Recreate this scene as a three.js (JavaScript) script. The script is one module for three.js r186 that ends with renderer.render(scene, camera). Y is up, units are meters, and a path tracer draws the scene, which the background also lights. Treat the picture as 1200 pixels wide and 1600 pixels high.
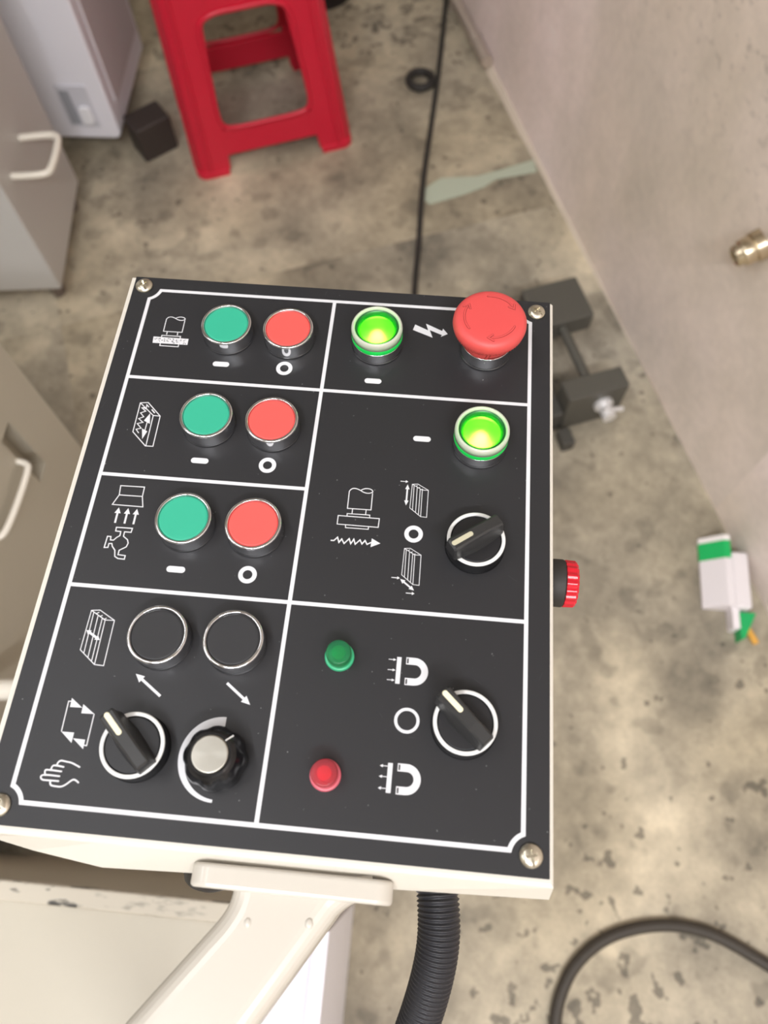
import * as THREE from 'three';
import { RoundedBoxGeometry } from 'three/addons/geometries/RoundedBoxGeometry.js';
import { mergeGeometries } from 'three/addons/utils/BufferGeometryUtils.js';
import { RectAreaLightUniformsLib } from 'three/addons/lights/RectAreaLightUniformsLib.js';
import { Brush, Evaluator, SUBTRACTION } from 'three-bvh-csg';

// ---------------------------------------------------------------- camera, light, exposure
const scene = new THREE.Scene();
scene.background = new THREE.Color(0x0b0b0b);
const camera = new THREE.PerspectiveCamera(2 * Math.atan(800 / 1240) * 180 / Math.PI, 0.75, 0.02, 30);
camera.position.set(0, 1.4, 0);
{ // columns: camera right, camera up, camera backwards
  const m = new THREE.Matrix4().makeBasis(
    new THREE.Vector3(0.957984, -0.016312, 0.286358),
    new THREE.Vector3(0.269491, 0.392972, -0.879174),
    new THREE.Vector3(-0.098189, 0.919406, 0.380857));
  camera.quaternion.setFromRotationMatrix(m);
}
camera.focus = 0.43;
camera.userData.fStop = 7;
const renderer = new THREE.WebGLRenderer({ antialias: true });
renderer.toneMapping = THREE.LinearToneMapping;
renderer.toneMappingExposure = 1.47;
renderer.shadowMap.enabled = true;
RectAreaLightUniformsLib.init();
// ceiling battens: [x, z, along x?, intensity]
const CEILING = 3.1;
const LAMPS = [[-0.8, -0.85, false, 5], [-0.8, 0.8, false, 38], [-0.1, 1.55, true, 78], [-2.4, -0.6, false, 20]];
const LAMP_COLOUR = 0xfafbff;

// ---------------------------------------------------------------- helpers
const used = {};
function numbered(name) {
  const n = used[name] = (used[name] ?? -1) + 1;
  return n ? name + '_' + String(n).padStart(3, '0') : name;
}
function mesh(name, geo, mat, parent = scene, label) {
  const m = new THREE.Mesh(geo, mat);
  m.name = parent === scene ? numbered(name) : name;
  m.castShadow = m.receiveShadow = true;
  if (label) m.userData.label = label;
  parent.add(m);
  return m;
}
function thing(name, label, category, group) {
  const g = new THREE.Group();
  g.name = numbered(name);
  g.userData = { label, category };
  if (group) g.userData.group = group;
  scene.add(g);
  return g;
}
function part(name, parent, label) {
  const g = new THREE.Group();
  g.name = name;
  if (label) g.userData.label = label;
  parent.add(g);
  return g;
}
function structure(name, geo, mat) {
  const m = mesh(name, geo, mat);
  m.userData.kind = 'structure';
  return m;
}
const V = (x, y, z = 0) => new THREE.Vector3(x, y, z);
const V2 = (x, y) => new THREE.Vector2(x, y);
function rng(seed) { let a = seed; return () => { a |= 0; a = a + 0x6D2B79F5 | 0; let t = Math.imul(a ^ a >>> 15, 1 | a); t = t + Math.imul(t ^ t >>> 7, 61 | t) ^ t; return ((t ^ t >>> 14) >>> 0) / 4294967296; }; }
function hash2(x, y, s) { let h = Math.imul(x, 374761393) + Math.imul(y, 668265263) + Math.imul(s, 982451653); h = Math.imul(h ^ h >>> 13, 1274126177); return ((h ^ h >>> 16) >>> 0) / 4294967296; }
function vnoise(x, y, s) {
  const xi = Math.floor(x), yi = Math.floor(y), fx = x - xi, fy = y - yi, u = fx * fx * (3 - 2 * fx), w = fy * fy * (3 - 2 * fy);
  const a = hash2(xi, yi, s), b = hash2(xi + 1, yi, s), c = hash2(xi, yi + 1, s), d = hash2(xi + 1, yi + 1, s);
  return a + (b - a) * u + (c - a) * w + (a - b - c + d) * u * w;
}
function fbm(x, y, s, o) { let t = 0, a = 0.5, n = 0; for (let i = 0; i < o; i++) { t += a * vnoise(x, y, s + i); n += a; a *= 0.5; x *= 2.03; y *= 2.03; } return t / n; }
function texture(w, h, fn, srgb) {
  const d = new Uint8Array(w * h * 4), c = [0, 0, 0];
  for (let y = 0, i = 0; y < h; y++) for (let x = 0; x < w; x++, i += 4) {
    fn(x / w, y / h, c); d[i] = c[0]; d[i + 1] = c[1]; d[i + 2] = c[2]; d[i + 3] = 255;
  }
  const t = new THREE.DataTexture(d, w, h);
  t.magFilter = THREE.LinearFilter; t.minFilter = THREE.LinearMipmapLinearFilter; t.generateMipmaps = true;
  t.wrapS = t.wrapT = THREE.RepeatWrapping;
  if (srgb) t.colorSpace = THREE.SRGBColorSpace;
  t.needsUpdate = true;
  return t;
}
const std = (color, roughness = 0.5, metalness = 0, more = {}) => new THREE.MeshStandardMaterial({ color, roughness, metalness, ...more });
const phys = (o) => new THREE.MeshPhysicalMaterial(o);
const S = 0.001;                                            // millimetres to metres
const mm = (g) => g.scale(S, S, S);
// lathe about +z, profile [[r, z], ...] in mm
function lathe(profile, seg = 64) {
  return mm(new THREE.LatheGeometry(profile.map((p) => V2(p[0], p[1])), seg).rotateX(Math.PI / 2));
}
// extrude a plan (mm, x y) from z0 to z1 with a bevel
function slab(shape, z0, z1, bevel = 0, seg = 3, curve = 24) {
  const g = new THREE.ExtrudeGeometry(shape, { depth: z1 - z0 - 2 * bevel, bevelEnabled: bevel > 0, bevelThickness: bevel, bevelSize: bevel, bevelOffset: -bevel, bevelSegments: seg, curveSegments: curve });
  g.translate(0, 0, z0 + bevel);
  return g;
}
function poly(pts) { return new THREE.Shape(pts.map((p) => V2(p[0], p[1]))); }
function roundRect(x0, y0, x1, y1, r) {
  const s = new THREE.Shape();
  s.moveTo(x0 + r, y0); s.lineTo(x1 - r, y0); s.absarc(x1 - r, y0 + r, r, -Math.PI / 2, 0); s.lineTo(x1, y1 - r); s.absarc(x1 - r, y1 - r, r, 0, Math.PI / 2);
  s.lineTo(x0 + r, y1); s.absarc(x0 + r, y1 - r, r, Math.PI / 2, Math.PI); s.lineTo(x0, y0 + r); s.absarc(x0 + r, y0 + r, r, Math.PI, 1.5 * Math.PI);
  return s;
}
function box(w, h, d, r = 0.003, seg = 2) { return new RoundedBoxGeometry(w, h, d, seg, r); }
// tube along points, radius may be a function of t
function sweep(pts, radius, n = 120, m = 16, closed = false) {
  const curve = new THREE.CatmullRomCurve3(pts, closed, 'centripetal'), g = new THREE.TubeGeometry(curve, n, 1, m, closed);
  const fr = typeof radius === 'function' ? radius : () => radius;
  const p = g.attributes.position, nn = g.attributes.normal, c = new THREE.Vector3();
  for (let i = 0; i <= n; i++) {
    curve.getPointAt(Math.min(1, i / n), c);
    const r = fr(i / n);
    for (let j = 0; j <= m; j++) { const k = i * (m + 1) + j; p.setXYZ(k, c.x + nn.getX(k) * r, c.y + nn.getY(k) * r, c.z + nn.getZ(k) * r); }
  }
  if (typeof radius === 'function') g.computeVertexNormals();
  if (closed) return g;
  const caps = [0, 1].map((e) => {
    const d = new THREE.CircleGeometry(fr(e), m), t = curve.getTangentAt(e).multiplyScalar(e ? 1 : -1);
    d.applyQuaternion(new THREE.Quaternion().setFromUnitVectors(V(0, 0, 1), t));
    return d.translate(...curve.getPointAt(e).toArray());
  });
  return mergeGeometries([g, ...caps]);
}
// loft: closed loops of equal length, given as arrays of Vector3, with end caps (flat shaded along the loop corners)
function loft(loops) {
  const pos = [], idx = [], n = loops[0].length;
  const tri = (a, b, c) => pos.push(a.x, a.y, a.z, b.x, b.y, b.z, c.x, c.y, c.z);
  for (let k = 0; k + 1 < loops.length; k++) for (let i = 0; i < n; i++) {
    const a = loops[k][i], b = loops[k][(i + 1) % n], c = loops[k + 1][(i + 1) % n], d = loops[k + 1][i];
    tri(a, b, c); tri(a, c, d);
  }
  for (const [loop, flip] of [[loops[0], true], [loops[loops.length - 1], false]]) {
    const ctr = new THREE.Vector3(); 
    const o = loop[0], e1 = loop[1].clone().sub(o).normalize();
    const nrm = new THREE.Vector3();
    for (let i = 0; i < n; i++) { const a = loop[i], b = loop[(i + 1) % n]; nrm.add(a.clone().sub(o).cross(b.clone().sub(o))); }
    nrm.normalize(); const e2 = nrm.clone().cross(e1);
    const flat = loop.map((p) => V2(p.clone().sub(o).dot(e1), p.clone().sub(o).dot(e2)));
    for (const f of THREE.ShapeUtils.triangulateShape(flat, [])) flip ? tri(loop[f[0]], loop[f[2]], loop[f[1]]) : tri(loop[f[0]], loop[f[1]], loop[f[2]]);
  }
  const g = new THREE.BufferGeometry();
  g.setAttribute('position', new THREE.Float32BufferAttribute(pos, 3));
  g.computeVertexNormals();
  return g;
}

// ---------------------------------------------------------------- materials
const floorTex = texture(2048, 2048, (u, v, c) => {       // 3 m x 3 m of stained concrete
  const x = u * 3, y = v * 3;
  const big = fbm(x * 1.7, y * 1.7, 3, 3), mid = fbm(x * 9 + 3 * big, y * 9, 11, 4), fine = fbm(x * 60, y * 60, 23, 3), grit = fbm(x * 260, y * 260, 31, 2);
  const pale = fbm(x * 5 + 9, y * 5 - 4, 57, 4);
  let t = 0.84 + (big - 0.5) * 0.26 + (mid - 0.5) * 0.40 + (fine - 0.5) * 0.16 + (grit - 0.5) * 0.08;
  if (pale > 0.56) t += (pale - 0.56) * 0.8;
  const blot = fbm(x * 22 + 7, y * 22 + 1, 77, 3), sparse = fbm(x * 3 + 5, y * 3, 83, 2);
  let oil = Math.max(0, blot - 0.66 + (sparse - 0.5) * 0.2) * 1.2; oil = Math.min(0.13, oil);
  const sp = fbm(x * 52, y * 52, 91, 3); const wx = x - 0.39, wz = y - 1.2;                        // world position of this texel; the near right corner is spattered
  const near = Math.max(0, Math.min(1, (wz + 0.25) * 3)) * Math.max(0, Math.min(1, (wx + 0.1) * 4)) * (wx < 1 && wz < 1.2 ? 1 : 0);
  const dot = Math.min(0.3, Math.max(0, sp - 0.80 + 0.1 * near + (sparse - 0.5) * 0.16) * 6);
  t *= 1 - oil; t *= 1 - dot;
  const warm = fbm(x * 2.4 + 31, y * 2.4, 41, 3);
  c[0] = Math.min(255, 189 * t); c[1] = Math.min(255, (177 + 7 * (warm - 0.5)) * t); c[2] = Math.min(255, (153 + 22 * (warm - 0.5)) * t);
}, true);
const M = {
  floor: std(0xffffff, 0.72, 0, { map: floorTex, bumpMap: floorTex, bumpScale: 0.0005 }),
  wall: (() => {
    const t = texture(1024, 1024, (u, v, c) => {           // 2 m x 2 m of rendered wall
      const x = u * 2, y = v * 2;
      const a = fbm(x * 2.2, y * 2.2, 5, 4), b = fbm(x * 14, y * 7, 15, 4), f = fbm(x * 90, y * 90, 25, 2);
      let k = 0.99 + (a - 0.5) * 0.16 + (b - 0.5) * 0.12 + (f - 0.5) * 0.05;
      const zone = fbm(x * 1.3 + 4, y * 1.3 + 8, 65, 2), s = fbm(x * 60 + y * 26, y * 80 - x * 22, 35, 4);
      const up = Math.max(0, Math.min(1, (y - 0.42) * 2.4));      // scuffs higher up only
      const m = Math.min(0.2, Math.max(0, s - 0.58 + (zone - 0.5) * 0.4) * 1.6) * up;
      k *= 1 - m;
      c[0] = Math.min(255, 240 * k); c[1] = Math.min(255, (226 - 3 * (b - 0.5)) * k); c[2] = Math.min(255, (214 + 20 * (a - 0.4)) * k);
    }, true);
    return std(0xffffff, 0.6, 0, { map: t, bumpMap: t, bumpScale: 0.001 });
  })(),
  plaster: std(0xd8d4cc, 0.85),
  ceiling: std(0xe6e4de, 0.9),
  casting: std(0xc2bcb1, 0.22),
  boxPaint: std(0xd3cdc1, 0.38),
  chrome: std(0xd2d2d4, 0.09, 1),
  steel: std(0xb8b4ac, 0.28, 1),
  blackPlastic: std(0x17171a, 0.42),
  glossBlack: std(0x0e0e10, 0.2),
  green: std(0x2ea685, 0.5),
  red: std(0xf0554f, 0.5),
  stopRed: std(0xcf4a48, 0.5),
  silverPrint: std(0xd9d9d6, 0.42),
  ivory: std(0xe9e2bf, 0.5),
  gap: std(0x050505, 0.9),
  rubber: std(0x2a2724, 0.65),
};
M.floor.map.repeat.set(1, 1);

// ---------------------------------------------------------------- the room
function floorPlane() {
  const g = new THREE.BoxGeometry(4.5, 0.1, 7.2).translate(-1.35, -0.05, -0.4), p = g.attributes.position, uv = g.attributes.uv;
  for (let i = 0; i < p.count; i++) uv.setXY(i, p.getX(i) / 3 + 0.13, p.getZ(i) / 3 + 0.4);
  return g;
}
structure('floor', floorPlane(), M.floor);
{
  const g = new THREE.BoxGeometry(0.14, 3.3, 7.2).translate(0.755 + 0.07, 1.6, -0.4), p = g.attributes.position, uv = g.attributes.uv;
  for (let i = 0; i < p.count; i++) uv.setXY(i, p.getZ(i) / 2 + 0.2, p.getY(i) / 2);
  structure('wall_right', g, M.wall);
  structure('wall_left', new THREE.BoxGeometry(0.14, 3.3, 7.2).translate(-3.5, 1.6, -0.4), M.plaster);
  structure('wall_back', new THREE.BoxGeometry(4.4, 3.3, 0.14).translate(-1.36, 1.6, -3.9), M.plaster);
  structure('wall_front', new THREE.BoxGeometry(4.4, 3.3, 0.14).translate(-1.36, 1.6, 3.1), M.plaster);
  structure('ceiling', new THREE.BoxGeometry(4.5, 0.1, 7.2).translate(-1.35, 3.25, -0.4), M.ceiling);
}
{ // rough cement fillet along the foot of the wall
  const loops = [], r = rng(5);
  for (let i = 0; i <= 50; i++) {
    const z = -3.8 + i * 0.06, k = Math.min(1, (50 - i) / 16), w = 0.002 + (0.011 + 0.006 * r()) * k, h = 0.002 + (0.009 + 0.004 * r()) * k;
    loops.push([V(0.757, 0, z), V(0.757, h, z), V(0.755 - w * 0.45, h * 0.72, z), V(0.755 - w, 0, z)]);
  }
  structure('baseboard_right', loft(loops), std(0xd3c6b4, 0.8));
}
LAMPS.forEach(([x, z, alongX, power], i) => {
  const l = thing('ceiling_lamp', ['white ceiling batten lamp over the far left of the shop', 'white ceiling batten lamp above the left cabinets', 'white ceiling batten lamp behind the operator', 'white ceiling batten lamp near the left wall'][i], 'lamp', undefined);
  l.position.set(x, CEILING, z);
  if (alongX) l.rotation.y = Math.PI / 2;
  mesh('housing', box(0.16, 0.05, 1.25, 0.008).translate(0, 0.075, 0), M.ceiling, l);
  mesh('hanger', new THREE.CylinderGeometry(0.008, 0.008, 0.06, 10).translate(0, 0.125, 0), M.steel, l);
  mesh('diffuser', box(0.13, 0.05, 1.2, 0.02, 3).translate(0, 0.03, 0), std(0xffffff, 0.6, 0, { emissive: LAMP_COLOUR, emissiveIntensity: 6 }), l);
  const a = new THREE.RectAreaLight(LAMP_COLOUR, power, 0.14, 1.2);
  a.rotation.x = -Math.PI / 2;
  a.position.y = -0.01;
  l.add(a);
});

// ---------------------------------------------------------------- the control panel (local frame: x right, y away, z out of the face, mm)
const PANEL_AXES = new THREE.Matrix4().makeBasis(V(0.928393, -0.000538, 0.3716), V(0.371171, -0.046718, -0.927389), V(0.017859, 0.998908, -0.043173));
const PANEL_AT = V(0.00007, 1.02185, -0.16218);
const panelQ = new THREE.Quaternion().setFromRotationMatrix(PANEL_AXES);
const W = (x, y, z) => V(x * S, y * S, z * S).applyQuaternion(panelQ).add(PANEL_AT);   // panel millimetres to the world
const panel = thing('control_panel', 'white control box with black printed face, push buttons and selector switches', 'control panel');
panel.position.copy(PANEL_AT);
panel.quaternion.copy(panelQ);

{ // enclosure: flared rim, then the deeper body below it
  const top = [[-128, -158.6], [127, -158.6], [127, 156], [-128, 156]];
  const rim = [];
  const pts = (y0, z, grow) => [[-128 - grow * 0, y0(-128)], [-105, y0(-105)], [-72, y0(-72)], [-32, y0(-32)], [60, y0(60)], [127 + grow, y0(127)], [127 + grow, 156], [-128 - grow * 0, 156]].map((p) => V(p[0] * S, p[1] * S, z * S));
  const low = (x) => x > 100 ? -163.5 : x > 0 ? -165.6 : x > -50 ? -167.2 : x > -90 ? -168.6 : x > -120 ? -164.5 : -160.5;
  const r = 1.1;
  const inset = (x) => -158.6 + r;
  rim.push(pts(() => -158.6 + 1, -20.4, -1.5), pts(low, -20, 1), pts(low, -19, 1), pts(() => -159.2, -2.6, 0), pts(() => -158.4, -1.8, -0.4), pts(() => -157.6, -1.5, -1.2));
  rim.forEach((l, k) => { if (k === 4) { l.forEach((p) => { p.x *= 0.998; p.y = p.y > 0 ? 0.1557 : p.y; }); } });
  mesh('enclosure', loft(rim), M.boxPaint, panel);
  mesh('enclosure_body', mm(slab(roundRect(-112, -150, 120, 148, 8), -78, -20, 3, 3)), M.boxPaint, panel);
}
// face plate with its print
const PX = 6.4;                                            // pixels per millimetre
const faceTex = (() => {
  const c = document.createElement('canvas'); c.width = 1600; c.height = 1997;
  const g = c.getContext('2d');
  g.fillStyle = '#262628'; g.fillRect(0, 0, c.width, c.height);
  const r = rng(77);
  for (let i = 0; i < 900; i++) { g.fillStyle = `rgba(150,150,148,${0.05 + 0.1 * r()})`; g.fillRect(r() * 1600, r() * 1997, 1 + r() * 2, 1 + r() * 2); }
  for (let i = 0; i < 130; i++) { const x = r() * 1600, y = r() * 1997; g.fillStyle = `rgba(190,190,186,${0.15 + 0.4 * r()})`; g.beginPath(); g.ellipse(x, y, 1 + 2.2 * r(), 1 + 1.4 * r(), r() * 3, 0, 7); g.fill(); }
  for (let i = 0; i < 16; i++) { const x = r() * 1600, y = r() * 1997, a = r() * 6; g.strokeStyle = `rgba(150,150,150,${0.08 + 0.1 * r()})`; g.lineWidth = 1.5; g.beginPath(); g.moveTo(x, y); g.lineTo(x + Math.cos(a) * 40 * r(), y + Math.sin(a) * 40 * r()); g.stroke(); }
  g.setTransform(PX, 0, 0, -PX, 125 * PX, 155.7 * PX);      // millimetres, y up
  const white = '#d2d2d4';
  g.strokeStyle = g.fillStyle = white; g.lineJoin = 'miter'; g.lineCap = 'butt';
  const line = (pts, w = 0.5, close = false) => { g.lineWidth = w; g.beginPath(); pts.forEach((p, i) => i ? g.lineTo(p[0], p[1]) : g.moveTo(p[0], p[1])); if (close) g.closePath(); g.stroke(); };
  const fill = (pts, style = white) => { g.fillStyle = style; g.beginPath(); pts.forEach((p, i) => i ? g.lineTo(p[0], p[1]) : g.moveTo(p[0], p[1])); g.closePath(); g.fill(); g.fillStyle = white; };
  const ring = (x, y, ro, ri) => { g.lineWidth = ro - ri; g.beginPath(); g.arc(x, y, (ro + ri) / 2, 0, 7); g.stroke(); };
  const pill = (x, y, w = 9.6, h = 3.4) => { g.lineCap = 'round'; line([[x - w / 2 + h / 2, y], [x + w / 2 - h / 2, y]], h); g.lineCap = 'butt'; };
  const arrow = (a, b, w, hl, hw, both) => {
    const d = Math.hypot(b[0] - a[0], b[1] - a[1]), ux = (b[0] - a[0]) / d, uy = (b[1] - a[1]) / d;
    line([[a[0] + (both ? ux * hl * 0.8 : 0), a[1] + (both ? uy * hl * 0.8 : 0)], [b[0] - ux * hl * 0.8, b[1] - uy * hl * 0.8]], w);
    fill([b, [b[0] - ux * hl - uy * hw, b[1] - uy * hl + ux * hw], [b[0] - ux * hl + uy * hw, b[1] - uy * hl - ux * hw]]);
    if (both) fill([a, [a[0] + ux * hl - uy * hw, a[1] + uy * hl + ux * hw], [a[0] + ux * hl + uy * hw, a[1] + uy * hl - ux * hw]]);
  };
  // border with a bite at each corner, and the dividing lines
  const X = 113.6, Y = 146.3, B = 0;
  g.lineWidth = 2.1; g.beginPath();
  {
    const cx = 117.3, cy = 148.6, R = 9.8, a1 = Math.asin((cy - Y) / R), a2 = Math.acos((cx - X) / R);   // from the screw towards the border lines
    g.moveTo(-cx + R * Math.cos(a1), Y);
    g.arc(cx, cy, R, Math.PI + a1, Math.PI + a2, false);
    g.arc(cx, -cy, R, Math.PI - a2, Math.PI - a1, false);
    g.arc(-cx, -cy, R, a1, a2, false);
    g.arc(-cx, cy, R, -a2, -a1, false);
  }
  g.closePath(); g.stroke();
  line([[-2.4, Y], [-2.4, -Y]], 2.1);
  line([[-X, 82.9], [X, 82.4]], 2.1); line([[-X, 19.9], [-2.4, 19.9]], 2.1); line([[-X, -43.3], [X, -43.3]], 2.1);
  // bars and rings under the buttons
  for (const p of [[-62, 95.6], [-62, 32], [-62, -31], [25.8, 91.2], [56, 55.6]]) pill(...p);
  for (const p of [[-25.4, 95.7], [-25.2, 32.3], [-25.5, -30.7]]) ring(p[0], p[1], 4.7, 2.4);
  ring(55.7, -1.3, 4.8, 2.5); ring(59.6, -95.5, 5.9, 4.4);
  // grinding wheel on its spindle, grains showing
  fill([[-104.9, 111.9], [-84, 111.8], [-83.9, 107.4], [-104.5, 107.3]]);
  for (let i = 0; i < 46; i++) { g.fillStyle = `rgba(60,60,62,${0.35 + 0.5 * r()})`; g.beginPath(); g.ellipse(-103.6 + r() * 18.4, 108.1 + r() * 3, 0.2 + 0.45 * r(), 0.15 + 0.25 * r(), r() * 3, 0, 7); g.fill(); } g.fillStyle = white;
  line([[-100.2, 113.1], [-89.1, 113.2], [-89, 105.7], [-99.8, 105.7]], 0.6, true);
  line([[-97.6, 115.9], [-97.5, 113.8]], 0.6); line([[-91.3, 115.9], [-91.2, 113.8]], 0.6);
  const shaft = (x0, y0, k) => {                           // broken-off round bar
    const q = (x, y) => [x0 + x * k, y0 + y * k];
    g.lineWidth = 0.55; g.beginPath(); g.moveTo(...q(12.2, 10)); g.lineTo(...q(12.3, 0.1)); g.lineTo(...q(0, 0)); g.lineTo(...q(-0.1, 10));
    g.bezierCurveTo(...q(1.2, 13), ...q(3.8, 12), ...q(5.8, 11)); g.bezierCurveTo(...q(8, 9.4), ...q(10.6, 9.2), ...q(12.2, 10.6));
    g.bezierCurveTo(...q(12.4, 12.4), ...q(8.4, 13.4), ...q(5.8, 11)); g.stroke();
  };
  shaft(-99.9, 116.1, 0.9);
  // ground surface with a zigzag and a double arrow
  line([[-102.2, 65.8], [-97.9, 66.4], [-89.3, 58.1], [-89.1, 38.7], [-93.3, 38.6], [-102.1, 46.9]], 0.6, true);
  line([[-102.2, 65.8], [-93.2, 58.2], [-89.3, 58.1]], 0.6); line([[-93.2, 58.2], [-93, 38.6]], 0.6);
  line([[-98.9, 63.1], [-100.6, 62.6], [-98, 60.6], [-100.6, 59.3], [-98.3, 56.9], [-100.8, 55.5], [-97.9, 53.3], [-100.9, 52.3], [-98.1, 49.5], [-100.7, 48.6], [-98.7, 46.3]], 0.6);
  line([[-99.7, 62.7], [-98.1, 62.1], [-98.3, 64.8], [-96.7, 63.3]], 0.6); line([[-94.9, 62], [-92.7, 59.8]], 0.8);
  fill([[-95.2, 59.6], [-97.7, 54.5], [-93.9, 52.6]]); fill([[-96, 42.6], [-97.6, 49.4], [-94.2, 47.8]]); line([[-95.6, 53.8], [-95.7, 48.4]], 0.6);
  // extraction hood, arrows, coolant tap
  line([[-100.9, 13.5], [-88.1, 13.7], [-88, 8.1], [-86.4, 2.1], [-102.7, 2.2], [-100.4, 8]], 0.6, true); line([[-100.4, 8], [-88, 8.1]], 0.6);
  for (const x of [-98.8, -93.8, -89.1]) arrow([x, -8.2], [x, 0.8], 1.1, 3.4, 1.7);
  line([[-97.4, -10.6], [-89, -10.5], [-89.2, -12.8], [-92.6, -12.8], [-92.6, -15.3], [-90.1, -17], [-89.3, -18.9], [-89.8, -21], [-93, -23.2], [-93, -25.6], [-89.2, -25.8], [-89.2, -27.8], [-92.5, -27.7], [-94.4, -26.7]]
    .concat([[-95.2, -23.3], [-97, -21.3], [-97.6, -19.8], [-99.1, -19.9], [-99.1, -22.1], [-101, -22.3], [-100.8, -16], [-99, -16], [-98.8, -17.9], [-97.2, -17.9], [-95.9, -16.2], [-94.5, -15.1], [-94.6, -12.8], [-97.3, -12.7]]), 0.65, true);
  // magnetic block: three pictures of it
  const block = (x, y, kx, ky, w) => {
    const q = (a, b) => [x + a * kx, y + b * ky], L = (...p) => line(p.map((e) => q(...e)), w);
    line([[0, 0], [4.2, 0.5], [12.5, -4.1], [12.7, -26.7], [8.2, -26.5], [-0.4, -20]].map((e) => q(...e)), w, true);
    L([0, 0], [7.9, -4.3], [12.5, -4.1]); L([7.9, -4.3], [8.2, -26.5]);
    L([1.4, -1], [1.7, -21.6]); L([3.9, -2.5], [4.2, -23.3]); L([6.3, -3.6], [6.4, -24.8]);
    for (const [a, b] of [[2.7, -1], [4.7, -2.4], [7, -3.7]]) L([a, b - 0.5], [a + 1.4, b + 0.4]);
  };
  block(-99, -55.9, 1, 1, 0.5);
  arrow([-99, -66], [-91.2, -70.4], 1.2, 2.4, 1.4, true);
  block(52.9, 27.4, 0.69, 0.7, 0.4); arrow([50.5, 27.2], [50.5, 14.6], 0.9, 3, 1.2, true); arrow([46.5, 28.7], [50.7, 28.7], 0.5, 1.4, 0.9);
  block(51.7, -9.7, 0.69, 0.72, 0.4); arrow([50.8, -26.3], [58.2, -31.9], 0.9, 2.6, 1.2, true); arrow([46.4, -25.9], [50.7, -25.9], 0.5, 1.4, 0.9); arrow([54.2, -33.5], [58.6, -33.5], 0.5, 1.4, 0.9);
  // arrows under the black buttons
  arrow([-56.2, -94.5], [-70.1, -85], 1.3, 4.4, 1.9); arrow([-26.1, -85.6], [-13.5, -94.8], 1.3, 4.4, 1.9);
  // automatic cycle, hand
  line([[-97.2, -100.5], [-98.5, -100.6], [-98.2, -114.5]], 0.55); line([[-85.1, -105.3], [-85, -119.7], [-86.4, -119.6]], 0.55);
  fill([[-97.4, -98.9], [-97.2, -103.2], [-91.3, -103]]); fill([[-91.3, -101.3], [-91.2, -105.6], [-84.9, -105.4]]); fill([[-98.3, -114.5], [-92.2, -114.4], [-92.2, -119.2]]); fill([[-92.2, -117], [-86.3, -117.1], [-86.2, -121.4]]);
  const curve = (pts, w) => { g.lineCap = 'round'; g.lineWidth = w; g.beginPath(); g.moveTo(...pts[0]); for (let i = 1; i < pts.length - 1; i++) { const m = [(pts[i][0] + pts[i + 1][0]) / 2, (pts[i][1] + pts[i + 1][1]) / 2]; g.quadraticCurveTo(...pts[i], ...(i === pts.length - 2 ? pts[i + 1] : m)); } g.stroke(); g.lineCap = 'butt'; };
  curve([[-85.8, -129.2], [-89.7, -127.6], [-92.2, -127.5], [-96, -126.9], [-96.3, -129.4]], 0.8);
  curve([[-93, -129.8], [-96.4, -129.4], [-98.4, -129.6], [-98.4, -131.7]], 0.8);
  curve([[-93.5, -131.8], [-99.6, -131.5], [-101.4, -131.9], [-100.3, -134]], 0.8);
  curve([[-93.8, -133.9], [-99.8, -133.7], [-102.4, -134.3], [-101.6, -136.2], [-98, -136], [-93.7, -136]], 0.8);
  curve([[-97.3, -136.2], [-97.3, -138], [-94.5, -138.3], [-91.6, -138.3], [-89.5, -136.8], [-87.6, -134.7], [-86, -134.8], [-84.6, -135.8]], 0.8);
  // spindle with zigzag feed
  shaft(20.3, 10.4, 1);
  line([[23, 10.4], [23, 7.6]], 0.5); line([[30.1, 10.5], [30.1, 7.6]], 0.5);
  line([[20.6, 6], [20.5, 7.4], [32.3, 7.5], [32.3, 6.1]], 0.5); line([[16, 5.9], [37.4, 5.9], [37.3, 0.9], [16, 1]], 0.55, true); line([[20.4, 0.9], [20.5, -0.7], [32.3, -0.6], [32.3, 0.7]], 0.5);
  line([[13.7, -8.4], [15.4, -8.4], [17.1, -6.4], [18.1, -9.2], [19.3, -7.2], [20.8, -9.6], [23.1, -6.7], [24.2, -9.4], [25.5, -6.8], [26.5, -9.5], [28.7, -6.9], [29.9, -9.1], [31.3, -7], [32.5, -9.1], [34.5, -7.8]], 0.7);
  fill([[34.6, -5.5], [39.3, -8], [34.4, -10.5]]);
  // lightning
  fill([[46.6, 133.1], [45.5, 129], [57.4, 124.2], [55.4, 129.6], [62.6, 126.6], [62, 125.2], [66, 127.6], [63, 131.4], [62.6, 129.6], [52.8, 134.2], [54.4, 129.4]]);
  // magnets
  const magnet = (y) => {
    fill([[52.7, y], [54.9, y], [54.9, y - 12.9], [52.7, y - 12.9]]);
    g.beginPath(); g.moveTo(57.1, y + 0.2); g.lineTo(61.2, y + 0.2); g.arc(61.2, y - 6.5, 6.7, Math.PI / 2, -Math.PI / 2, true); g.lineTo(57.1, y - 13.2);
    g.lineTo(57.1, y - 9.7); g.lineTo(61.4, y - 9.7); g.arc(61.4, y - 6.5, 3.2, -Math.PI / 2, Math.PI / 2, false); g.lineTo(57.1, y - 3.3); g.closePath(); g.fill();
    fill([[57.6, y - 0.4], [58.3, y - 0.4], [58.3, y - 2.7], [57.6, y - 2.7]], '#29292b'); fill([[57.6, y - 10.3], [58.3, y - 10.3], [58.3, y - 12.6], [57.6, y - 12.6]], '#29292b');
  };
  magnet(-66); for (const y of [-67.5, -72.5, -77.3]) arrow([48.7, y], [52.5, y], 0.4, 1.5, 0.7);
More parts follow.
